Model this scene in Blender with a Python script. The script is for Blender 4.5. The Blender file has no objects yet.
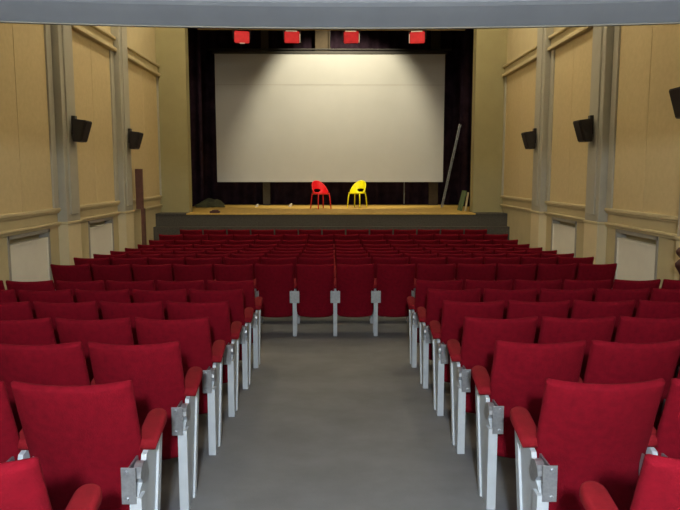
import bpy, bmesh, math, random
from mathutils import Vector, Matrix
random.seed(7)
S = bpy.context.scene
C = S.collection
PI = math.pi

# ------------------------------------------------------------------ camera
F = 670.0
CAM_Z = 1.60
cd = bpy.data.cameras.new('camera'); cd.sensor_width = 36.0; cd.lens = 36.0*F/680.0
cd.clip_start = 0.05; cd.clip_end = 200
cam = bpy.data.objects.new('camera', cd); C.objects.link(cam)
cam.location = (0, 0, CAM_Z)
cam.rotation_euler = (PI/2 - math.atan(80/F), 0, -math.atan(8/F))
S.camera = cam

# ------------------------------------------------------------------ world and exposure
w = bpy.data.worlds.new('World'); S.world = w; w.use_nodes = True
w.node_tree.nodes['Background'].inputs[0].default_value = (0, 0, 0, 1)
w.node_tree.nodes['Background'].inputs[1].default_value = 0.0
S.view_settings.view_transform = 'Standard'
S.view_settings.look = 'None'
S.view_settings.gamma = 1.0
S.view_settings.use_curve_mapping = False
S.view_settings.exposure = 0.0
HALL_LAMP = 112.0          # emission of the warm globes hung in the hall
FLASH_FILL = 1900.0         # emission of the added cool fill globe replacing a camera flash
WORK_LAMP = 1500.0         # watts of the work light above the screen

# ------------------------------------------------------------------ materials
def mat(name, col, rough=0.6, metal=0.0, nscale=0, namt=0.0, bump=0.0, bscale=None, sheen=0.0, emit=None, estr=0.0, spec=0.5, wave=None):
    m = bpy.data.materials.new(name); m.use_nodes = True
    nt = m.node_tree; b = nt.nodes['Principled BSDF']
    b.inputs['Base Color'].default_value = (*col, 1)
    b.inputs['Roughness'].default_value = rough
    b.inputs['Metallic'].default_value = metal
    b.inputs['Specular IOR Level'].default_value = spec
    if sheen:
        b.inputs['Sheen Weight'].default_value = sheen
        b.inputs['Sheen Roughness'].default_value = 0.5
        b.inputs['Sheen Tint'].default_value = (*[min(1, c*2+0.1) for c in col], 1)
    if emit:
        b.inputs['Emission Color'].default_value = (*emit, 1)
        b.inputs['Emission Strength'].default_value = estr
    tc = nt.nodes.new('ShaderNodeTexCoord')
    if nscale:
        n = nt.nodes.new('ShaderNodeTexNoise'); n.inputs['Scale'].default_value = nscale
        n.inputs['Detail'].default_value = 5; n.inputs['Roughness'].default_value = 0.6
        nt.links.new(tc.outputs['Object'], n.inputs['Vector'])
        r = nt.nodes.new('ShaderNodeValToRGB')
        r.color_ramp.elements[0].position = 0.3; r.color_ramp.elements[1].position = 0.7
        r.color_ramp.elements[0].color = (*[max(0, c*(1-namt)) for c in col], 1)
        r.color_ramp.elements[1].color = (*[min(1, c*(1+namt)) for c in col], 1)
        nt.links.new(n.outputs['Fac'], r.inputs['Fac'])
        nt.links.new(r.outputs['Color'], b.inputs['Base Color'])
    if bump:
        n2 = nt.nodes.new('ShaderNodeTexNoise'); n2.inputs['Scale'].default_value = bscale or 120
        n2.inputs['Detail'].default_value = 3
        nt.links.new(tc.outputs['Object'], n2.inputs['Vector'])
        bp = nt.nodes.new('ShaderNodeBump'); bp.inputs['Strength'].default_value = bump
        bp.inputs['Distance'].default_value = 0.01
        nt.links.new(n2.outputs['Fac'], bp.inputs['Height'])
        nt.links.new(bp.outputs['Normal'], b.inputs['Normal'])
    return m

M = dict(
    velvet=mat('red_velvet', (0.158, 0.0028, 0.0105), 0.9, nscale=26, namt=0.16, bump=0.25, bscale=160, spec=0.1),
    arm=mat('red_arm_cloth', (0.19, 0.006, 0.012), 0.85, nscale=30, namt=0.12, bump=0.2, bscale=160, spec=0.15),
    steel=mat('grey_painted_steel', (0.43, 0.48, 0.54), 0.5, nscale=9, namt=0.07, bump=0.04, bscale=60),
    galv=mat('galvanised_steel', (0.34, 0.36, 0.39), 0.33, 0.62, nscale=40, namt=0.2),
    bolt=mat('bolt_steel', (0.5, 0.5, 0.5), 0.3, 0.9),
    floor=mat('grey_floor_covering', (0.195, 0.205, 0.222), 0.85, nscale=2.2, namt=0.13, bump=0.15, bscale=90, spec=0.25),
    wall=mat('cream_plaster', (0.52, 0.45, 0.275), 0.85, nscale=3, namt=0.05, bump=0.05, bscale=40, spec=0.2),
    panel=mat('tan_fabric_panel', (0.56, 0.46, 0.265), 0.95, nscale=14, namt=0.05, bump=0.15, bscale=220, spec=0.1),
    pil=mat('grey_green_paint', (0.39, 0.38, 0.315), 0.75, nscale=4, namt=0.05, spec=0.3),
    base=mat('pale_cream_paint', (0.66, 0.575, 0.37), 0.75, nscale=4, namt=0.04, spec=0.3),
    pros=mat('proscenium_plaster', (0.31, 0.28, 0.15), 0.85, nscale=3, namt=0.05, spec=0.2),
    ceil=mat('ceiling_plaster', (0.55, 0.5, 0.4), 0.9, nscale=3, namt=0.04),
    beam=mat('grey_blue_beam_paint', (0.138, 0.150, 0.172), 0.6, nscale=5, namt=0.06, bump=0.06, bscale=30, spec=0.3),
    beamedge=mat('pale_edge_strip', (0.12, 0.115, 0.09), 0.6, nscale=8, namt=0.06),
    soffit=mat('soffit_paint', (0.138, 0.150, 0.172), 0.8, nscale=4, namt=0.05),
    stage=mat('stage_boards', (0.60, 0.40, 0.105), 0.6, nscale=6, namt=0.15, spec=0.3),
    fascia=mat('dark_grey_carpet', (0.085, 0.080, 0.070), 0.95, nscale=30, namt=0.25, bump=0.3, bscale=150, spec=0.1),
    black=mat('black_drape', (0.030, 0.018, 0.032), 0.95, nscale=3, namt=0.4, spec=0.05),
    screen=mat('white_screen', (0.38, 0.395, 0.425), 0.9, nscale=2, namt=0.02, spec=0.1),
    seam=mat('screen_seam', (0.31, 0.31, 0.32), 0.9, spec=0.1),
    blackmetal=mat('black_metal', (0.012, 0.012, 0.014), 0.5, nscale=20, namt=0.2),
    speaker=mat('black_speaker_case', (0.013, 0.010, 0.013), 0.55, nscale=30, namt=0.2),
    grille=mat('black_speaker_grille', (0.018, 0.012, 0.014), 0.85, nscale=200, namt=0.4),
    radiator=mat('white_board', (0.78, 0.77, 0.70), 0.6, nscale=3, namt=0.04),
    radframe=mat('grey_frame', (0.33, 0.32, 0.28), 0.6, nscale=6, namt=0.05),
    redgel=mat('red_gel', (0.55, 0.02, 0.03), 0.35, nscale=12, namt=0.12, emit=(1.0, 0.015, 0.03), estr=0.20),
    lampglint=mat('white_painted_highlight', (0.85, 0.8, 0.78), 0.4),
    redplastic=mat('red_plastic', (0.75, 0.012, 0.022), 0.35, nscale=4, namt=0.03),
    yellowplastic=mat('yellow_plastic', (0.85, 0.80, 0.005), 0.35, nscale=4, namt=0.03),
    yellowlegs=mat('olive_yellow_paint', (0.85, 0.80, 0.005), 0.4, nscale=4, namt=0.03),
    redlegs=mat('dark_red_paint', (0.75, 0.012, 0.022), 0.4, nscale=4, namt=0.03),
    alu=mat('aluminium', (0.22, 0.24, 0.28), 0.4, 0.5, nscale=20, namt=0.1),
    brown=mat('red_brown_wood', (0.13, 0.052, 0.032), 0.6, nscale=10, namt=0.2),
    timber=mat('dim_timber', (0.05, 0.034, 0.018), 0.75, nscale=10, namt=0.2),
    greycloth=mat('olive_grey_cloth', (0.055, 0.060, 0.032), 0.95, nscale=12, namt=0.25, bump=0.4, bscale=20),
    whitepaint=mat('white_scrap', (0.6, 0.58, 0.55), 0.7, nscale=20, namt=0.1),
    greenboard=mat('green_board', (0.10, 0.16, 0.07), 0.8, nscale=10, namt=0.2),
    darkred=mat('dark_red_lacquer', (0.055, 0.012, 0.010), 0.5, nscale=12, namt=0.15),
    brass=mat('dull_brass', (0.35, 0.26, 0.12), 0.4, 0.7, nscale=12, namt=0.1),
    warmglobe=mat('warm_opal_glass', (0.9, 0.85, 0.7), 0.3, emit=(1.0, 0.86, 0.62), estr=HALL_LAMP),
    coolfill=mat('cool_fill_glow', (0.9, 0.9, 0.95), 0.3, emit=(0.90, 0.96, 1.0), estr=FLASH_FILL),
)

# ------------------------------------------------------------------ mesh helpers
def box(bm, x0, x1, y0, y1, z0, z1, bev=0.0):
    r = bmesh.ops.create_cube(bm, size=1.0)
    vs = r['verts']
    for v in vs:
        v.co = Vector((x0+(v.co.x+.5)*(x1-x0), y0+(v.co.y+.5)*(y1-y0), z0+(v.co.z+.5)*(z1-z0)))
    if bev:
        es = list({e for v in vs for e in v.link_edges})
        bmesh.ops.bevel(bm, geom=es, offset=bev, segments=2, affect='EDGES', profile=0.5)
    return vs
def bbox(*a, bev=0.0):
    bm = bmesh.new(); box(bm, *a, bev=bev); return bm
def tube(bm, pts, r, n=8, cap=True, r_end=None):
    pts = [Vector(p) for p in pts]
    rings = []
    for i, p in enumerate(pts):
        d = (pts[min(i+1, len(pts)-1)] - pts[max(i-1, 0)]).normalized()
        a = Vector((0, 0, 1)) if abs(d.z) < 0.9 else Vector((1, 0, 0))
        u = d.cross(a).normalized(); v = d.cross(u).normalized()
        rr = r if r_end is None else r + (r_end-r)*i/(len(pts)-1)
        rings.append([bm.verts.new(p + u*rr*math.cos(2*PI*k/n) + v*rr*math.sin(2*PI*k/n)) for k in range(n)])
    for a, b in zip(rings, rings[1:]):
        for k in range(n):
            bm.faces.new((a[k], a[(k+1) % n], b[(k+1) % n], b[k]))
    if cap:
        bm.faces.new(rings[0][::-1]); bm.faces.new(rings[-1])
def lathe(bm, prof, n=20, c=(0, 0, 0)):
    rings = []
    for r, z in prof:
        if r < 1e-5:
            rings.append([bm.verts.new((c[0], c[1], c[2]+z))])
        else:
            rings.append([bm.verts.new((c[0]+r*math.cos(2*PI*k/n), c[1]+r*math.sin(2*PI*k/n), c[2]+z)) for k in range(n)])
    for a, b in zip(rings, rings[1:]):
        if len(a) == 1 and len(b) == 1: continue
        for k in range(n):
            k2 = (k+1) % n
            if len(a) == 1: bm.faces.new((a[0], b[k2], b[k]))
            elif len(b) == 1: bm.faces.new((a[k], a[k2], b[0]))
            else: bm.faces.new((a[k], a[k2], b[k2], b[k]))
def prism(bm, poly, axis, a, b):
    """extrude a 2-D polygon along an axis ('x': poly is (y,z); 'z': poly is (x,y))"""
    def P(p, t):
        return (t, p[0], p[1]) if axis == 'x' else ((p[0], t, p[1]) if axis == 'y' else (p[0], p[1], t))
    A = [bm.verts.new(P(p, a)) for p in poly]; B = [bm.verts.new(P(p, b)) for p in poly]
    n = len(poly)
    for i in range(n):
        bm.faces.new((A[i], A[(i+1) % n], B[(i+1) % n], B[i]))
    bm.faces.new(A[::-1]); bm.faces.new(B)
def mesh(bm, name, m, smooth=False):
    bmesh.ops.recalc_face_normals(bm, faces=bm.faces)
    me = bpy.data.meshes.new(name); bm.to_mesh(me); bm.free()
    me.materials.append(M[m])
    if smooth:
        me.polygons.foreach_set('use_smooth', [True]*len(me.polygons))
    return me
def obj(name, bm, m, parent=None, smooth=False):
    me = bm if isinstance(bm, bpy.types.Mesh) else mesh(bm, name, m, smooth)
    o = bpy.data.objects.new(name, me); C.objects.link(o)
    if parent: o.parent = parent
    return o
def tag(o, label, cat, group=None):
    o['label'] = label; o['category'] = cat
    if group: o['group'] = group
    return o
def thing(name, label, cat, loc=(0, 0, 0), rz=0.0, group=None):
    o = bpy.data.objects.new(name, None); C.objects.link(o)
    o.empty_display_size = 0.1
    o.location = loc; o.rotation_euler = (0, 0, rz)
    return tag(o, label, cat, group)
def struct(name, bm, m, label=None, smooth=False):
    o = obj(name, bm, m, None, smooth); o['kind'] = 'structure'
    if label: o['label'] = label
    return o

# ------------------------------------------------------------------ the room
XL, XR = -4.28, 4.28           # wall planes
Y0, YP = -2.6, 16.80           # back of the hall, proscenium wall
YS, YB = 16.30, 21.05          # stage front, stage back drape
ZS = 0.676                     # stage floor
ZC = 6.9                       # hall ceiling
FP = [(Y0, 0.06*2.6), (7.6, -0.456), (9.2, -0.462), (11.5, -0.58), (12.8, -0.61), (14.7, -0.51), (YP, -0.45)]
def fz(y):
    for (a, za), (b, zb) in zip(FP, FP[1:]):
        if y <= b: return za + (zb-za)*(y-a)/(b-a)
    return FP[-1][1]

bm = bmesh.new()
prism(bm, FP + [(YP, -1.0), (Y0, -1.0)], 'x', XL-0.3, XR+0.3)
struct('floor', bm, 'floor', 'grey floor sloping down through the aisle to the stage')
struct('ceiling', bbox(XL-0.3, XR+0.3, Y0, YP, ZC, ZC+0.2), 'ceil', 'plaster ceiling high above the seats')
struct('wall_back', bbox(XL-0.3, XR+0.3, Y0-0.2, Y0, -1.0, ZC+0.2), 'wall', 'cream wall behind the last row')

PILS = [(-1.45, -0.9), (1.5, 2.05), (4.45, 5.0), (7.40, 7.95), (10.35, 10.90), (13.30, 13.85)]
ENDS = [Y0] + [v for p in PILS for v in p] + [YP]
BAYS = [(ENDS[i], ENDS[i+1]) for i in range(0, len(ENDS), 2)]
NICHE = {}
for i, (a, b) in enumerate(BAYS):
    if 0 < i < len(BAYS)-1:
        c = (a+b)/2 + 0.20; NICHE[i] = (c-0.66, c+0.66)

def make_wall(side):
    s = 1 if side == 'right' else -1
    X = XR if s > 0 else XL
    sh = 0.15 if s < 0 else 0.0
    def B(bm, d0, d1, y0, y1, z0, z1, bev=0):
        y0 = y0 + (sh if Y0 < y0 < YP else 0); y1 = y1 + (sh if Y0 < y1 < YP-0.3 else 0)
        y1 = min(y1, YP)      # d = distance from the wall plane into the room
        xs = sorted((X - s*d0, X - s*d1)); box(bm, xs[0], xs[1], y0, y1, z0, z1, bev)
    bm = bmesh.new()
    B(bm, -0.30, -0.14, Y0, YP, -1.0, ZC)          # outer slab
    B(bm, -0.15, 0.0, Y0, YP, 0.79, ZC)            # everything above the niches
    edges = [Y0] + [v for i in sorted(NICHE) for v in NICHE[i]] + [YP]
    for a, b in zip(edges[0::2], edges[1::2]):     # piers between the niches
        B(bm, -0.15, 0.0, a, b, -1.0, 0.80)
    for i in NICHE:
        B(bm, -0.15, 0.0, NICHE[i][0]-0.001, NICHE[i][1]+0.001, -1.0, -0.02-0.035*(6-i)*0)
    wl = struct('wall_'+side, bm, 'wall', 'cream plaster side wall with tan panels on the %s stage chair side' % ('yellow' if s > 0 else 'red'))
    for i, (a, b) in enumerate(BAYS):
        a2, b2 = a+0.02, b-0.02
        pa, pb = a+0.20, b-0.20
        if i == len(BAYS)-1: pb = b-0.12
        mid = (pa+pb)/2
        # frame around the panel
        bm = bmesh.new()
        B(bm, -0.01, 0.045, a2, pa, 1.085, 4.00, 0.008); B(bm, -0.01, 0.045, pb, b2, 1.085, 4.00, 0.008)
        obj('panel_frame', bm, 'pil', wl)
        for q0, q1 in ((pa, mid-0.004), (mid+0.004, pb)):
            bm = bmesh.new(); B(bm, -0.01, 0.016, q0, q1, 1.09, 3.99, 0.004); obj('panel', bm, 'panel', wl)
        bm = bmesh.new(); B(bm, -0.01, 0.06, a2-0.02, b2+0.02, 1.04, 1.095, 0.012); B(bm, -0.01, 0.035, a2-0.02, b2+0.02, 1.01, 1.045, 0.008)
        obj('sill', bm, 'wall', wl)
        bm = bmesh.new(); B(bm, -0.01, 0.11, a-0.01, b+0.01, 3.98, 4.05, 0.015); B(bm, -0.01, 0.04, a-0.01, b+0.01, 4.05, 4.20, 0.008)
        obj('moulding', bm, 'wall', wl)
        bm = bmesh.new(); B(bm, -0.01, 0.10, a-0.01, b+0.01, 4.20, 4.26, 0.015); obj('moulding', bm, 'wall', wl)
        bm = bmesh.new(); B(bm, -0.01, 0.06, a-0.01, b+0.01, 0.835, 0.875, 0.012); B(bm, -0.01, 0.03, a-0.01, b+0.01, 0.80, 0.84, 0.008)
        obj('dado_rail', bm, 'wall', wl)
        if i in NICHE:
            n0, n1 = NICHE[i]
            bm = bmesh.new()
            B(bm, -0.14, 0.012, n0-0.002, n0+0.045, -0.02, 0.80); B(bm, -0.14, 0.012, n1-0.045, n1+0.002, -0.02, 0.80)
            B(bm, -0.14, 0.012, n0, n1, 0.745, 0.80)
            obj('niche_frame', bm, 'radframe', wl)
            bm = bmesh.new(); B(bm, -0.14, 0.03, n0-0.02, n1+0.02, -0.06, -0.02, 0.008); obj('niche_sill', bm, 'wall', wl)
    for k, (a, b) in enumerate(PILS):
        bm = bmesh.new()
        B(bm, -0.02, 0.15, a, b, 0.87, ZC, 0.012)
        p = obj('pilaster', bm, 'pil', wl)
        bm = bmesh.new(); B(bm, 0.13, 0.175, a+0.13, b-0.13, 0.98, ZC, 0.01); obj('pilaster_strip', bm, 'pil', p)
        bm = bmesh.new(); B(bm, -0.02, 0.17, a-0.02, b+0.02, 0.825, 0.875, 0.012); obj('pilaster_cap', bm, 'wall', p)
        bm = bmesh.new(); B(bm, -0.02, 0.155, a+0.005, b-0.005, -1.0, 0.84, 0.006); obj('pilaster_base', bm, 'base', p)
    bm = bmesh.new()
    for (a, b) in zip([Y0]+[p[1]+0.0 for p in PILS], [p[0] for p in PILS]+[YS-0.25]):
        B(bm, -0.01, 0.025, a, b, -1.0, min(fz(a), fz(b))+0.12, 0.004)
    o = obj('baseboard_'+side, bm, 'radframe'); o['kind'] = 'structure'
    return wl
make_wall('left'); make_wall('right')

# radiator covers standing in the niches
ordn = ['', 'first', 'second', 'third', 'fourth', 'fifth']
for s, X, sd in ((-1, XL, 'red'), (1, XR, 'yellow')):
    for i in sorted(NICHE):
        n0, n1 = NICHE[i]
        y = (n0+n1)/2 + (0.15 if s < 0 else 0)
        n = 6 - i
        t = thing('radiator_cover', 'white board radiator cover, %s niche from the stage, %s stage chair side of hall' % (ordn[n], sd), 'radiator cover',
                  (X + s*0.035, y, -0.02), 0, 'white radiator covers along the walls')
        W = 0.605
        xs = sorted((0, -s*0.03))
        obj('front_board', bbox(xs[0], xs[1], -W+0.03, W-0.03, 0.03, 0.66, bev=0.004), 'radiator', t)
        for y0, y1 in ((-W, -W+0.035), (W-0.035, W)):
            x2 = sorted((s*0.05, -s*0.04)); obj('side_rail', bbox(x2[0], x2[1], y0, y1, 0.0, 0.69, bev=0.004), 'radiator', t)
        obj('top_rail', bbox(x2[0], x2[1], -W+0.03, W-0.03, 0.655, 0.69, bev=0.004), 'radiator', t)

# proscenium wall
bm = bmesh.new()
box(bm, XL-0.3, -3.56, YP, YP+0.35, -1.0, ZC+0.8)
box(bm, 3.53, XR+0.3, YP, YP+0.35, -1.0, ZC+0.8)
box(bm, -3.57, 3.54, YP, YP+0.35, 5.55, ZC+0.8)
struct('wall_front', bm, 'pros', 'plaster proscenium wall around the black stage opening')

# stage house
bm = bmesh.new()
box(bm, -5.2, 5.2, YB+0.35, YB+0.5, 0.0, 8.2)
box(bm, -5.3, -5.1, YP+0.2, YB+0.4, 0.0, 8.2); box(bm, 5.1, 5.3, YP+0.2, YB+0.4, 0.0, 8.2)
box(bm, -5.3, 5.3, YP+0.2, YB+0.5, 8.1, 8.3)
struct('wall_stage', bm, 'black', 'black walls of the stage house behind the screen')
bm = bmesh.new()
box(bm, XL-0.2, XR+0.2, YS, YP+0.30, -0.9, ZS-0.03)
box(bm, XL-0.2, XR+0.2, YS-0.24, YS+0.02, -0.9, 0.36)
st = struct('stage_front', bm, 'fascia', 'dark grey carpeted stage front with one low ledge')
bm = bmesh.new(); box(bm, -5.2, 5.2, YP+0.29, YB+0.4, -0.2, ZS-0.03); struct('stage_base', bm, 'fascia', 'dark base under the stage boards')
# stage boards, each a plank
nb = 46
x0 = -3.53; wd = (3.50+3.53)/nb
sf = struct('stage_floor', bbox(-5.1, 5.1, YP+0.30, YB+0.36, ZS-0.04, ZS-0.012), 'stage', 'bright wooden stage floor under the screen')
pm = mesh(bbox(0, wd-0.004, 0, YB-YS+0.30, 0, 0.035, bev=0.003), 'plank', 'stage')
for k in range(nb):
    o = obj('plank', pm, None, sf); o.location = (x0+k*wd, YS-0.02, ZS-0.035)
for xa, xb in ((XL+0.005, -3.535), (3.505, XR-0.005)):
    o = obj('apron_top', bbox(xa, xb, YS-0.02, YP, ZS-0.035, ZS-0.004), 'fascia', sf)

# under-balcony soffit and downstand beam (bows towards the stage)
def byf(x): return 3.0 - 0.055*x*x
bm = bmesh.new()
N = 40; xs = [XL+0.001+(XR-XL-0.002)*k/N for k in range(N+1)]
prof = [(0.0, 0.62), (0.0, 0.095), (0.006, 0.078), (0.02, 0.064), (0.05, 0.045), (0.125, 0.0), (0.14, 0.008), (0.14, 0.75), (0.05, 0.75)]
ZBM = 2.262
rings = [[bm.verts.new((x, byf(x)+a, ZBM+b)) for a, b in prof] for x in xs]
for r0, r1 in zip(rings, rings[1:]):
    for k in range(len(prof)):
        k2 = (k+1) % len(prof); bm.faces.new((r0[k], r0[k2], r1[k2], r1[k]))
bm.faces.new(rings[0]); bm.faces.new(rings[-1][::-1])
beam = struct('trim_1', bm, 'beam', 'grey-blue downstand beam along the balcony edge overhead', smooth=False)
bm = bmesh.new()
rings = [[bm.verts.new((x, byf(x)+a, ZBM+b)) for a, b in ((0.128, 0.006), (0.128, -0.005), (0.148, -0.005), (0.148, 0.03))] for x in xs]
for r0, r1 in zip(rings, rings[1:]):
    for k in range(4):
        k2 = (k+1) % 4; bm.faces.new((r0[k], r0[k2], r1[k2], r1[k]))
bm.faces.new(rings[0]); bm.faces.new(rings[-1][::-1])
obj('edge_strip', bm, 'beamedge', beam)
bm = bmesh.new()
prism(bm, [(XL, Y0), (XR, Y0)] + [(x, byf(x)+0.06) for x in reversed(xs)], 'z', 2.62, 2.86)
struct('trim_2', bm, 'soffit', 'pale grey underside of the balcony')

# ------------------------------------------------------------------ theatre seats
PITCH = 0.52
def shell(prof, hw, thick, ns=10, curve=0.05, rb=0.06, rt=0.015, saddle=0.0, edge=0.03):
    """upholstered slab: prof = list of (u, v) from top to bottom; width hw each way; u forward (+y), v up"""
    bm = bmesh.new()
    # resample
    L = [0]
    for p, q in zip(prof, prof[1:]): L.append(L[-1]+math.dist(p, q))
    T = L[-1]
    tv = [0, 0.012, 0.03, 0.09] + [0.09+(0.80-0.09)*k/5 for k in range(1, 6)] + [0.86, 0.91, 0.95, 0.98, 1.0]
    def at(t):
        d = t*T
        for k in range(len(L)-1):
            if d <= L[k+1]+1e-9:
                f = (d-L[k])/(L[k+1]-L[k]); p, q = prof[k], prof[k+1]
                return (p[0]+(q[0]-p[0])*f, p[1]+(q[1]-p[1])*f)
        return prof[-1]
    sv = [-1, -0.985, -0.94] + [-0.94+1.88*k/ns for k in range(1, ns)] + [0.94, 0.985, 1]
    rows_f, rows_b = [], []
    for t in tv:
        d = t*T; db = T-d
        p = at(t); a = at(max(0, t-0.04)); b = at(min(1, t+0.04))
        tx, tz = b[0]-a[0], b[1]-a[1]; l = math.hypot(tx, tz); tx /= l; tz /= l
        nu, nv = -tz, tx                          # forward normal
        if nu < 0: nu, nv = -nu, -nv
        w = hw
        if db < rb: w = hw - rb + math.sqrt(max(0, rb*rb-(rb-db)**2))
        if d < rt: w = hw - rt + math.sqrt(max(0, rt*rt-(rt-d)**2))
        rf, rbk = [], []
        for s in sv:
            x = s*w
            e = min(d, db, (1-abs(s))*hw*1.0)
            h = thick/2*(math.sqrt(max(0.0, 1-(1-min(1, e/edge))**2))*0.86+0.14)
            uu = p[0] + curve*(s*s); vv = p[1] + saddle*(s*s)*(1-t)
            rf.append(bm.verts.new((x, uu+nu*h, vv+nv*h)))
            rbk.append(bm.verts.new((x, uu-nu*h, vv-nv*h)))
        rows_f.append(rf); rows_b.append(rbk)
    n = len(sv)
    for i in range(len(tv)-1):
        for k in range(n-1):
            bm.faces.new((rows_f[i][k], rows_f[i][k+1], rows_f[i+1][k+1], rows_f[i+1][k]))
            bm.faces.new((rows_b[i][k], rows_b[i+1][k], rows_b[i+1][k+1], rows_b[i][k+1]))
        bm.faces.new((rows_f[i][0], rows_f[i+1][0], rows_b[i+1][0], rows_b[i][0]))
        bm.faces.new((rows_f[i][-1], rows_b[i][-1], rows_b[i+1][-1], rows_f[i+1][-1]))
    for k in range(n-1):
        bm.faces.new((rows_f[0][k], rows_b[0][k], rows_b[0][k+1], rows_f[0][k+1]))
        bm.faces.new((rows_f[-1][k], rows_f[-1][k+1], rows_b[-1][k+1], rows_b[-1][k]))
    return bm
BACK = [(0.0, 0.925), (0.045, 0.80), (0.095, 0.67), (0.135, 0.56), (0.165, 0.46), (0.182, 0.36), (0.19, 0.27), (0.19, 0.205)]
me_back = mesh(shell(BACK, 0.245, 0.046, curve=0.055, rb=0.07, rt=0.010, saddle=0.008), 'backrest', 'velvet', True)
CUSH = [(0.315, 0.60), (0.335, 0.48), (0.325, 0.36), (0.285, 0.26)]
me_cush = mesh(shell(CUSH, 0.232, 0.085, curve=0.0, rb=0.05, rt=0.05, edge=0.045), 'seat_cushion', 'velvet', True)

def arm_mesh():
    bm = bmesh.new()
    hw = 0.045; L0, L1 = 0.155, 0.405
    out = [(-hw, L0), (hw, L0)] + [(hw*math.cos(a), L1-hw+hw*1.0*math.sin(a)) for a in [PI*k/8 for k in range(0, 9)]]
    prism(bm, out, 'z', 0.0, 0.056)
    es = [e for e in bm.edges if abs(e.verts[0].co.z-e.verts[1].co.z) < 1e-6]
    bmesh.ops.bevel(bm, geom=es, offset=0.018, segments=3, affect='EDGES', profile=0.5)
    for v in bm.verts:
        v.co.z += 0.588 + (v.co.y-L0)*0.22
    return mesh(bm, 'armrest', 'arm', True)
me_arm = arm_mesh()
def std_mesh():
    bm = bmesh.new()
    web = [(0.0, -0.012), (0.212, -0.025), (0.365, 0.632), (0.135, 0.585), (0.118, 0.545), (0.085, 0.52), (0.05, 0.49), (0.012, 0.465), (0.0, 0.46)]
    prism(bm, web, 'x', -0.011, 0.011)
    prism(bm, [(-0.006, -0.012), (0.055, -0.018), (0.055, 0.46), (-0.006, 0.46)], 'x', -0.024, 0.024)      # rear leg
    d = 0.05
    prism(bm, [(0.209-d, -0.025), (0.213, -0.025), (0.369, 0.634), (0.369-d, 0.624)], 'x', -0.022, 0.022)  # front flange
    return mesh(bm, 'standard', 'steel')
me_std = std_mesh()
def brk_mesh(lo, hi):
    bm = bmesh.new()
    box(bm, lo, hi, -0.012, -0.006, 0.435, 0.590, 0.002)
    for sx in ([lo+0.018] if abs(lo) > 0.03 else []) + ([hi-0.018] if abs(hi) > 0.03 else []):
        box(bm, sx-0.004, sx+0.004, -0.01, 0.17, 0.46, 0.57, 0.002)
        for z in (0.455, 0.57):
            bm2 = []
            r = bmesh.ops.create_cone(bm, cap_ends=True, segments=6, radius1=0.009, radius2=0.008, depth=0.008,
                                      matrix=Matrix.Translation((sx*0.9, -0.015, z)) @ Matrix.Rotation(PI/2, 4, 'X'))
    return mesh(bm, 'bracket', 'galv')
me_brk_mid = brk_mesh(-0.062, 0.062)
me_brk_R = brk_mesh(-0.006, 0.054)     # seat on the +x side only
me_brk_L = brk_mesh(-0.054, 0.006)
def hinge_mesh():
    bm = bmesh.new()
    poly = [(0.045+0.055*math.cos(a), 0.53+0.05*math.sin(a)) for a in [2*PI*k/14 for k in range(14)]]
    poly = [(u*1.0 + (0.05 if v < 0.53 else 0.03), v) for u, v in poly]
    prism(bm, poly, 'x', -0.017, 0.017)
    return mesh(bm, 'hinge_plate', 'galv')
me_hinge = hinge_mesh()

def add_standard(t, x, sides):
    s = obj('standard', me_std, None, t); s.location = (x, 0, 0)
    a = obj('armrest', me_arm, None, t); a.location = (x, 0, 0)
    obj('bracket', {'both': me_brk_mid, 'R': me_brk_R, 'L': me_brk_L}[sides], None, s)
    obj('hinge_plate', me_hinge, None, s)
def seat(x, y, label, group, left, right, rz=0.0):
    """left/right: None, 'end' or 'mid' standard on that side of the seat"""
    t = thing('theatre_seat', label, 'theatre seat', (x, y, fz(y+0.1)), rz, group)
    obj('backrest', me_back, None, t)
    obj('seat_cushion', me_cush, None, t)
    if left: add_standard(t, -PITCH/2, 'both' if left == 'mid' else 'R')
    if right: add_standard(t, PITCH/2, 'both' if right == 'mid' else 'L')
    return t
NTH = ['first', 'second', 'third', 'fourth', 'fifth', 'sixth', 'seventh', 'eighth', 'ninth']
AISLE = 0.862; AISLE_L = 0.800     # aisle edges either side of the middle
for r in range(7):
    y = 1.75 + 0.85*r - (0.02 if r == 0 else 0)
    for sd, col in ((-1, 'red'), (1, 'yellow')):
        for k in range(6):
            x = sd*((AISLE if sd > 0 else AISLE_L) + PITCH*(k+0.5))
            pos = 'beside the aisle' if k == 0 else '%s from the aisle' % NTH[k]
            lab = 'red folding seat %s, %s row behind the cross-aisle, %s stage chair side' % (pos, NTH[6-r], col)
            near = 'end' if k == 0 else 'mid'; far = 'end' if k == 5 else None
            seat(x, y, lab, 'red folding seats flanking the aisle', near if sd > 0 else far, far if sd > 0 else near)
FX = 0.04
for r in range(9):
    y = 8.44 + 0.765*r
    n = 14 if r < 8 else 13
    for k in range(n):
        x = FX + (k-(n-1)/2)*PITCH
        if n == 14:
            m = k-7 if k >= 7 else 6-k
            sdl = ', %s stage chair side' % ('yellow' if k >= 7 else 'red')
        else:
            m = abs(k-6)
            sdl = '' if m == 0 else ', %s stage chair side' % ('yellow' if k > 6 else 'red')
        rown = 'front row below the stage' if r == 8 else '%s row from the stage' % NTH[8-r]
        if n == 13:
            pos = 'at the very middle' if m == 0 else '%s from the middle' % NTH[m]
        else:
            pos = 'beside the middle' if m == 0 else '%s from the middle' % NTH[m]
        lab = 'red folding seat %s, %s%s' % (pos, rown, sdl)
        seat(x, y, lab, 'red folding seats in the unbroken front block', 'end' if k == 0 else 'mid', 'end' if k == n-1 else None)

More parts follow.
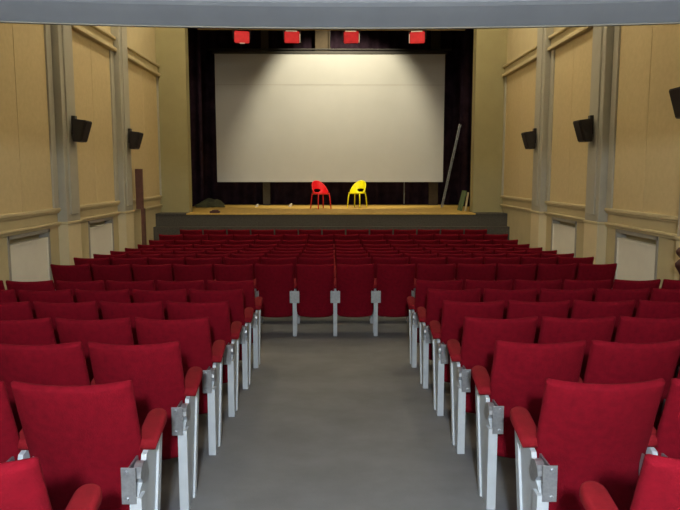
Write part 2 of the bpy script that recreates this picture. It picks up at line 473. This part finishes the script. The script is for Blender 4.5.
# ------------------------------------------------------------------ wall speakers on the pilasters
def speaker(s, X, yc, zc, label):
    t = thing('wall_speaker', label, 'speaker', (X - s*0.17, yc, zc), 0, 'black wall speakers on the pilasters')
    # wedge: vertical back, front leans so the top sticks out further; points (d, z), d into the room
    W = 0.145
    bm = bmesh.new()
    prof = [(0.05, -0.18), (0.165, -0.18), (0.265, 0.15), (0.05, 0.175)]
    prism(bm, [(-s*d, z) for d, z in prof], 'y', -W, W)
    bmesh.ops.bevel(bm, geom=list(bm.edges), offset=0.008, segments=2, affect='EDGES')
    obj('cabinet', bm, 'speaker', t)
    bm = bmesh.new()
    g = [(0.172, -0.16), (0.179, -0.162), (0.270, 0.128), (0.263, 0.13)]
    prism(bm, [(-s*d, z) for d, z in g], 'y', -W+0.02, W-0.02); obj('grille', bm, 'grille', t)
    bm = bmesh.new()
    xs = sorted((0, -s*0.06)); box(bm, xs[0], xs[1], -0.05, 0.05, -0.06, 0.23, 0.005)
    b = obj('wall_bracket', bm, 'blackmetal', t)
    return t
for i, k in enumerate((3, 4, 5)):
    yc = (PILS[k][0]+PILS[k][1])/2 + 0.06
    n = ['third', 'second', 'first'][i]
    zz = 2.42 if k == 3 else 2.30
    speaker(-1, XL, yc+(0.15 if k > 3 else -0.25), zz, 'black wedge wall speaker on %s pilaster from stage, red stage chair side' % n)
    speaker(1, XR, yc-(0.1 if k == 3 else 0), zz, 'black wedge wall speaker on %s pilaster from stage, yellow stage chair side' % n)

# ------------------------------------------------------------------ screen
YSC = 20.2
t = thing('cinema_screen', 'large white cinema screen hanging at the back of the stage', 'screen', (-0.05, YSC, 1.42))
SW, SH = 3.38, 3.71
obj('screen_sheet', bbox(-SW, SW, 0, 0.012, 0.0, SH), 'screen', t)
obj('bottom_hem', bbox(-SW, SW, -0.004, 0.02, -0.03, 0.03, bev=0.004), 'screen', t)
obj('seam', bbox(-SW, SW, -0.004, 0.002, SH-0.90, SH-0.885), 'seam', t)
obj('masking_border', bbox(-SW-0.06, SW+0.06, -0.02, 0.03, SH-0.01, SH+0.07, bev=0.004), 'blackmetal', t)
bm = bmesh.new(); tube(bm, [(-SW-0.2, 0.02, SH+0.12), (SW+0.2, 0.02, SH+0.12)], 0.03); obj('batten', bm, 'blackmetal', t)
bm = bmesh.new()
for x in (-2.6, 0, 2.6): tube(bm, [(x, 0.02, SH+0.1), (x, 0.02, 8.12-1.42)], 0.01)
obj('hanging_line', bm, 'blackmetal', t)

# black drapes: pleated back curtain and side legs
def drape(name, label, pts, z0, z1, amp, per):
    bm = bmesh.new()
    (xa, ya), (xb, yb) = pts
    L = math.hypot(xb-xa, yb-ya); n = int(L/per*6)
    dx, dy = (xb-xa)/L, (yb-ya)/L; nx, ny = -dy, dx
    A = []; B = []
    for k in range(n+1):
        d = L*k/n; o = amp*math.sin(2*PI*d/per)+0.3*amp*math.sin(2*PI*d/per*0.37+1)
        A.append((bm.verts.new((xa+dx*d+nx*o, ya+dy*d+ny*o, z0)), bm.verts.new((xa+dx*d+nx*o, ya+dy*d+ny*o, z1))))
        o += 0.015
        B.append((bm.verts.new((xa+dx*d+nx*o, ya+dy*d+ny*o, z0)), bm.verts.new((xa+dx*d+nx*o, ya+dy*d+ny*o, z1))))
    for k in range(n):
        bm.faces.new((A[k][0], A[k+1][0], A[k+1][1], A[k][1])); bm.faces.new((B[k+1][0], B[k][0], B[k][1], B[k+1][1]))
        bm.faces.new((A[k][0], B[k][0], B[k+1][0], A[k+1][0])); bm.faces.new((A[k][1], A[k+1][1], B[k+1][1], B[k][1]))
    bm.faces.new((A[0][0], A[0][1], B[0][1], B[0][0])); bm.faces.new((A[-1][0], B[-1][0], B[-1][1], A[-1][1]))
    return tag(obj(name, bm, 'black', None, True), label, 'curtain', 'black stage drapes')
drape('stage_curtain', 'black pleated curtain across the back of the stage', ((-4.9, YB+0.15), (4.9, YB+0.15)), ZS, 8.05, 0.05, 0.32)
drape('stage_curtain', 'black side curtain edging the screen on the red stage chair side', ((-4.9, 19.9), (-3.78, 19.9)), ZS, 8.05, 0.05, 0.28)
drape('stage_curtain', 'black side curtain edging the screen behind the leaning ladder', ((3.76, 19.95), (4.9, 19.95)), ZS, 8.05, 0.05, 0.28)

# ------------------------------------------------------------------ stage lights on a bar
YL = 17.6
ZL = 1.6 + (175-35)/F*YL
t = thing('lighting_bar', 'thin steel lighting bar above the stage carrying red lamps', 'bar', (0, YL, ZL))
bm = bmesh.new(); tube(bm, [(-3.4, 0, 0), (3.4, 0, 0)], 0.022); obj('pipe', bm, 'brass', t)
bm = bmesh.new()
for x in (-3.0, -0.5, 3.0): tube(bm, [(x, 0, 0), (x, 0, 8.09-ZL)], 0.008)
obj('suspension_rod', bm, 'blackmetal', t)
LX = [(245, 'the end one over the cloth heap'), (293.5, 'second from the cloth heap'), (351, 'second from the ladder'), (415, 'the end one towards the ladder')]
for i, (px, where) in enumerate(LX):
    x = (px-332)/F*YL
    t = thing('stage_light', 'red square floodlight hanging from the lighting bar, %s' % where, 'stage light', (x, YL-0.02, ZL-0.02),
              [0.22, 0.10, -0.06, -0.22][i], 'red floodlights on the bar')
    bm = bmesh.new()
    for v in box(bm, -0.20, 0.20, -0.04, 0.14, -0.34, -0.03, 0.0):
        if v.co.y > 0.1: v.co.x *= 0.7; v.co.z = -0.185 + (v.co.z+0.185)*0.7
    bmesh.ops.bevel(bm, geom=list(bm.edges), offset=0.02, segments=2, affect='EDGES')
    obj('housing', bm, 'redplastic', t)
    obj('gel', bbox(-0.175, 0.175, -0.055, -0.036, -0.325, -0.065, bev=0.004), 'redgel', t)
    obj('painted_highlight', bbox(-0.16, 0.13, -0.062, -0.02, -0.055, -0.025, bev=0.008) if i != 0 else bbox(-0.06, 0.07, -0.062, -0.02, -0.352, -0.328, bev=0.006), 'lampglint', t)  # white strip paints the highlight along the housing edge
    bm = bmesh.new()
    for sx in (-1, 1):
        box(bm, sx*0.215-0.006, sx*0.215+0.006, 0.01, 0.05, -0.22, 0.03, 0.002)
    box(bm, -0.22, 0.22, 0.01, 0.05, 0.018, 0.03, 0.002)
    obj('yoke', bm, 'blackmetal', t)
    if i:
        sx = -1 if i == 3 else 1
        obj('side_painted_highlight', bbox(*sorted((sx*0.19, sx*0.208)), -0.056, -0.02, -0.32, -0.10, bev=0.004), 'lampglint', t)  # highlight down one side, painted as a white strip

# work light hung in front of the screen, out of sight above
ZW = 6.9
t = thing('work_light_offscreen', 'black floodlight hung high over the stage and aimed at the screen', 'lamp', (0.25, 17.5, ZW))
bm = bmesh.new(); lathe(bm, [(0.0, 0.26), (0.06, 0.25), (0.09, 0.18), (0.14, 0.0), (0.135, 0.0), (0.08, 0.16), (0.0, 0.20)], 20)
hd = obj('lamp_head', bm, 'blackmetal', t, True); hd.rotation_euler = (math.radians(40), 0, 0)
bm = bmesh.new(); tube(bm, [(0, 0, 0.16), (0, 0, 8.09-ZW)], 0.012); obj('drop_pipe', bm, 'blackmetal', t)
ld = bpy.data.lights.new('bulb_offscreen', 'SPOT'); ld.energy = WORK_LAMP; ld.color = (1.0, 0.86, 0.55)
ld.spot_size = 2*math.radians(37); ld.spot_blend = 0.5; ld.shadow_soft_size = 0.06
lo = bpy.data.objects.new('bulb_offscreen', ld); C.objects.link(lo); lo.parent = hd; lo.location = (0, 0, -0.02)

# ------------------------------------------------------------------ stage furniture
def stage_chair(col, legm, loc, rz, label):
    t = thing('stage_chair', label, 'chair', loc, rz)      # faces local -y
    SHt = 0.43
    bm = bmesh.new()                                        # seat: rounded dished pan
    n = 28; rings = []
    for f, dz in ((0.0, -0.012), (0.55, -0.010), (0.9, 0.0), (1.0, 0.004), (1.0, -0.016), (0.9, -0.026), (0.0, -0.034)):
        if f == 0: rings.append([bm.verts.new((0, 0, SHt+dz))]); continue
        rg = []
        for k in range(n):
            a = 2*PI*k/n; c, s_ = math.cos(a), math.sin(a); p = 3.2
            q = (abs(c)**p+abs(s_)**p)**(-1/p)
            rg.append(bm.verts.new((0.225*q*c*f, 0.22*q*s_*f, SHt+dz)))
        rings.append(rg)
    for a, b in zip(rings, rings[1:]):
        for k in range(n):
            k2 = (k+1) % n
            if len(a) == 1: bm.faces.new((a[0], b[k], b[k2]))
            elif len(b) == 1: bm.faces.new((a[k2], a[k], b[0]))
            else: bm.faces.new((a[k], a[k2], b[k2], b[k]))
    obj('seat', bm, col, t, True)
    # back: arched shell wrapping round the rear, with an oval hole low in the middle
    bm = bmesh.new()
    nth, nh = 28, 12
    def P(i, j, off):
        th = -1.65 + 3.3*i/nth                              # 0 = straight behind
        top = 0.02 + 0.335*max(0.0, math.cos(th*0.90))**1.15
        h = top*j/nh
        r = 0.215 + 0.05*(h/0.4) - off
        if abs(th) > 1.2: r += 0.02*(abs(th)-1.2)
        return Vector((r*math.sin(th)*1.05, r*math.cos(th)*1.0, SHt-0.01+h)), th, h
    G = [[[bm.verts.new(P(i, j, o)[0]) for j in range(nh+1)] for i in range(nth+1)] for o in (0.0, 0.016)]
    keep = set()
    for i in range(nth):
        for j in range(nh):
            _, th, h = P(i, j, 0); th += 1.65/nth
            if not ((th/0.50)**2 + ((h-0.065)/0.05)**2 < 1): keep.add((i, j))
    for (i, j) in keep:
        bm.faces.new((G[0][i][j], G[0][i+1][j], G[0][i+1][j+1], G[0][i][j+1]))
        bm.faces.new((G[1][i][j], G[1][i][j+1], G[1][i+1][j+1], G[1][i+1][j]))
        for (di, dj, e) in ((-1, 0, ((i, j), (i, j+1))), (1, 0, ((i+1, j+1), (i+1, j))), (0, -1, ((i+1, j), (i, j))), (0, 1, ((i, j+1), (i+1, j+1)))):
            if (i+di, j+dj) not in keep:
                a, b = e
                try: bm.faces.new((G[0][a[0]][a[1]], G[0][b[0]][b[1]], G[1][b[0]][b[1]], G[1][a[0]][a[1]]))
                except ValueError: pass
    bmesh.ops.delete(bm, geom=[v for v in bm.verts if not v.link_faces], context='VERTS')
    obj('backrest', bm, col, t, True)
    for sx in (-1, 1):
        for sy in (-1, 1):
            bm = bmesh.new()
            tube(bm, [(sx*0.17, sy*0.16, SHt-0.02), (sx*0.185, sy*0.18, 0.30), (sx*0.205, sy*0.205, 0.0)], 0.017, 8)
            obj('leg', bm, legm, t, True)
    bm = bmesh.new(); tube(bm, [(-0.175, -0.165, SHt-0.03), (0.175, -0.165, SHt-0.03)], 0.012); tube(bm, [(-0.175, 0.165, SHt-0.03), (0.175, 0.165, SHt-0.03)], 0.012)
    obj('seat_rail', bm, legm, t)
    return t
stage_chair('redplastic', 'redlegs', (-0.31, 18.55, ZS), 0.56, 'bright red moulded plastic chair with arched back on the stage')
stage_chair('yellowplastic', 'yellowlegs', (0.72, 19.15, ZS), -0.56, 'bright yellow moulded plastic chair with arched back on the stage')

# ladder leaning beside the screen
t = thing('ladder', 'aluminium ladder leaning against the drape beside the screen', 'ladder', (3.12, 19.15, ZS))
pb = [(0, 0, 0), (0.10, 0.34, 0)]; top = Vector((0.50, 0.10, 2.36))
bm = bmesh.new()
for p in pb:
    bm = bmesh.new(); tube(bm, [p, Vector(p)+top], 0.018, 6); obj('rail', bm, 'alu', t)
for k in range(8):
    f = (k+0.6)/8
    bm = bmesh.new(); tube(bm, [Vector(pb[0])+top*f, Vector(pb[1])+top*f], 0.016, 6); obj('rung', bm, 'alu', t)

# timber posts seen above and below the screen
def at(px, y): return (px-332)/F*y
yt = 20.75
x = at(433, yt); tag(obj('timber_post', bbox(x-0.14, x+0.14, yt-0.05, yt+0.05, ZS, 7.9, bev=0.008), 'timber'), 'brown timber post behind the screen near the ladder', 'post')
x = at(323, yt); tag(obj('timber_post', bbox(x-0.22, x+0.22, yt-0.05, yt+0.05, 4.6, 8.09, bev=0.008), 'timber'), 'brown timber post above the middle of the screen', 'post')
x = at(267, yt); tag(obj('timber_post', bbox(x-0.11, x+0.11, yt-0.05, yt+0.05, ZS, 7.9, bev=0.008), 'fascia'), 'dark grey post behind the screen near the cloth heap', 'post')
x = at(404, yt)
bm = bmesh.new(); tube(bm, [(x, yt, ZS), (x, yt, 3.2)], 0.018); tag(obj('thin_pole', bm, 'alu'), 'thin grey pole under the screen beside the yellow chair', 'pole')

# odds and ends on the stage
def heap(name, cx, cy, cz, rx, ry, h, m, label, cat):
    bm = bmesh.new()
    bmesh.ops.create_icosphere(bm, subdivisions=3, radius=1.0)
    rnd = random.Random(name)
    ph = [rnd.uniform(0, 6.28) for _ in range(6)]
    for v in bm.verts:
        a = math.atan2(v.co.y, v.co.x)
        q = 1+0.15*math.sin(3*a+ph[0])+0.1*math.sin(5*a+ph[1])+0.1*math.sin(7*v.co.z+ph[2]+4*a)
        v.co = Vector((v.co.x*rx*q, v.co.y*ry*q, max(0, v.co.z)*h*(1+0.25*math.sin(4*a+ph[3]))))
    o = obj(name, bm, m, None, True); o.location = (cx, cy, cz)
    return tag(o, label, cat)
heap('cloth_heap', at(212, 19.6), 19.6, ZS-0.005, 0.42, 0.30, 0.22, 'greycloth', 'olive grey heap of cloth at the back corner of the stage', 'cloth')
t = thing('cable_box', 'small dark box lying on the front edge of the stage', 'box', (at(215.5, 16.5), 16.46, ZS))
obj('case', bbox(-0.12, 0.12, -0.07, 0.07, 0.0, 0.05, bev=0.01), 'darkred', t)
obj('lid', bbox(-0.07, 0.09, -0.05, 0.05, 0.048, 0.075, bev=0.008), 'darkred', t)
def scrap(px, h, label):
    bm = bmesh.new(); prism(bm, [(-0.05, 0), (0.05, 0), (0.07, h), (0.03, h)], 'y', -0.02, 0.02)
    bmesh.ops.bevel(bm, geom=list(bm.edges), offset=0.005, segments=1, affect='EDGES')
    o = obj('paper_scrap', bm, 'whitepaint'); o.location = (at(px, 19.7), 19.7, ZS); return tag(o, label, 'paper')
scrap(290, 0.10, 'folded white card standing on the stage beside the red chair')
scrap(256.5, 0.08, 'folded white card standing on the stage towards the cloth heap')
t = thing('stage_board', 'green board leaning by the stage opening next to the ladder', 'board', (3.36, 17.55, ZS))
bm = bmesh.new(); prism(bm, [(-0.03, 0), (0.0, 0), (0.12, 0.52), (0.09, 0.52)], 'y', -0.25, 0.25); obj('sheet', bm, 'greenboard', t)
t2 = thing('timber_batten', 'pale timber batten leaning on the edge of the stage opening', 'batten', (3.44, 17.28, ZS))
bm = bmesh.new(); prism(bm, [(-0.02, 0), (0.015, 0), (0.085, 0.48), (0.05, 0.48)], 'y', -0.04, 0.04); obj('batten', bm, 'wall', t2)

# ------------------------------------------------------------------ brown board on a post by the wall, newel post
t = thing('board_post', 'red-brown wooden board on a narrow post beside the side wall', 'post', (-4.07, 14.45, fz(14.45)))
zt = 1.6+6/F*14.4 - fz(14.45); zm = 1.6-34/F*14.4 - fz(14.45)
obj('board', bbox(-0.125, 0.03, -0.03, 0.03, zm, zt, bev=0.006), 'brown', t)
obj('post', bbox(-0.025, 0.055, -0.045, 0.045, 0.0, zm+0.02, bev=0.005), 'brown', t)
obj('foot', bbox(-0.14, 0.14, -0.14, 0.14, 0.0, 0.03, bev=0.006), 'brown', t)
yn = 7.7; zn = fz(yn)
t = thing('newel_post', 'dark red turned newel post with two round knobs by the wall', 'post', (4.005, yn-0.17, zn))
zk = lambda py: 1.6-(py-175)/F*yn - zn
bm = bmesh.new()
z1, z2 = zk(251), zk(264)
lathe(bm, [(0, 0), (0.05, 0), (0.05, 0.04), (0.028, 0.08), (0.028, z2-0.12), (0.05, z2-0.07), (0.082, z2-0.02), (0.085, z2+0.02), (0.05, z2+0.06), (0.035, z2+0.075)], 16)
obj('shaft', bm, 'darkred', t, True)
bm = bmesh.new()
lathe(bm, [(0.03, z2+0.07), (0.045, z1-0.06), (0.08, z1-0.02), (0.085, z1+0.01), (0.06, z1+0.05), (0, z1+0.06)], 16)
obj('knob', bm, 'darkred', t, True)

# ------------------------------------------------------------------ lamps
def globe(name, loc, r, top, m, label, group=None):
    t = thing(name, label, 'lamp', loc, 0, group)
    bm = bmesh.new(); bmesh.ops.create_uvsphere(bm, u_segments=20, v_segments=12, radius=r); obj('glass_globe_offscreen', bm, m, t, True)
    bm = bmesh.new(); lathe(bm, [(0, r*0.95), (r*0.45, r*0.93), (r*0.40, r*1.2), (0.012, r*1.3), (0.012, r*1.35)], 16); obj('collar', bm, 'brass', t, True)
    bm = bmesh.new(); tube(bm, [(0, 0, r*1.25), (0, 0, top-loc[2])], 0.01); obj('stem', bm, 'brass', t)
    bm = bmesh.new(); lathe(bm, [(0, top-loc[2]-0.03), (0.06, top-loc[2]-0.02), (0.07, top-loc[2]+0.002), (0, top-loc[2]+0.002)], 16); obj('ceiling_rose', bm, 'brass', t, True)
    return t
for s, cx, col in ((-1, -2.95, 'red'), (1, 2.95, 'yellow')):
    for i, y in enumerate((14.5, 12.0, 9.5)):
        globe('hall_lamp_offscreen', (cx, y, 6.5), 0.16, ZC, 'warmglobe', 'warm globe lamp, %s from the stage along the hall ceiling, %s stage chair side' % (NTH[i], col), 'warm globe lamps hanging from the hall ceiling')
globe('flash_fill_offscreen', (0.0, -1.30, 2.42), 0.12, 2.62, 'coolfill', 'unseen cool fill globe added under the balcony ceiling in place of a camera flash')  # added fill light, unseen, doing the work of a camera flash
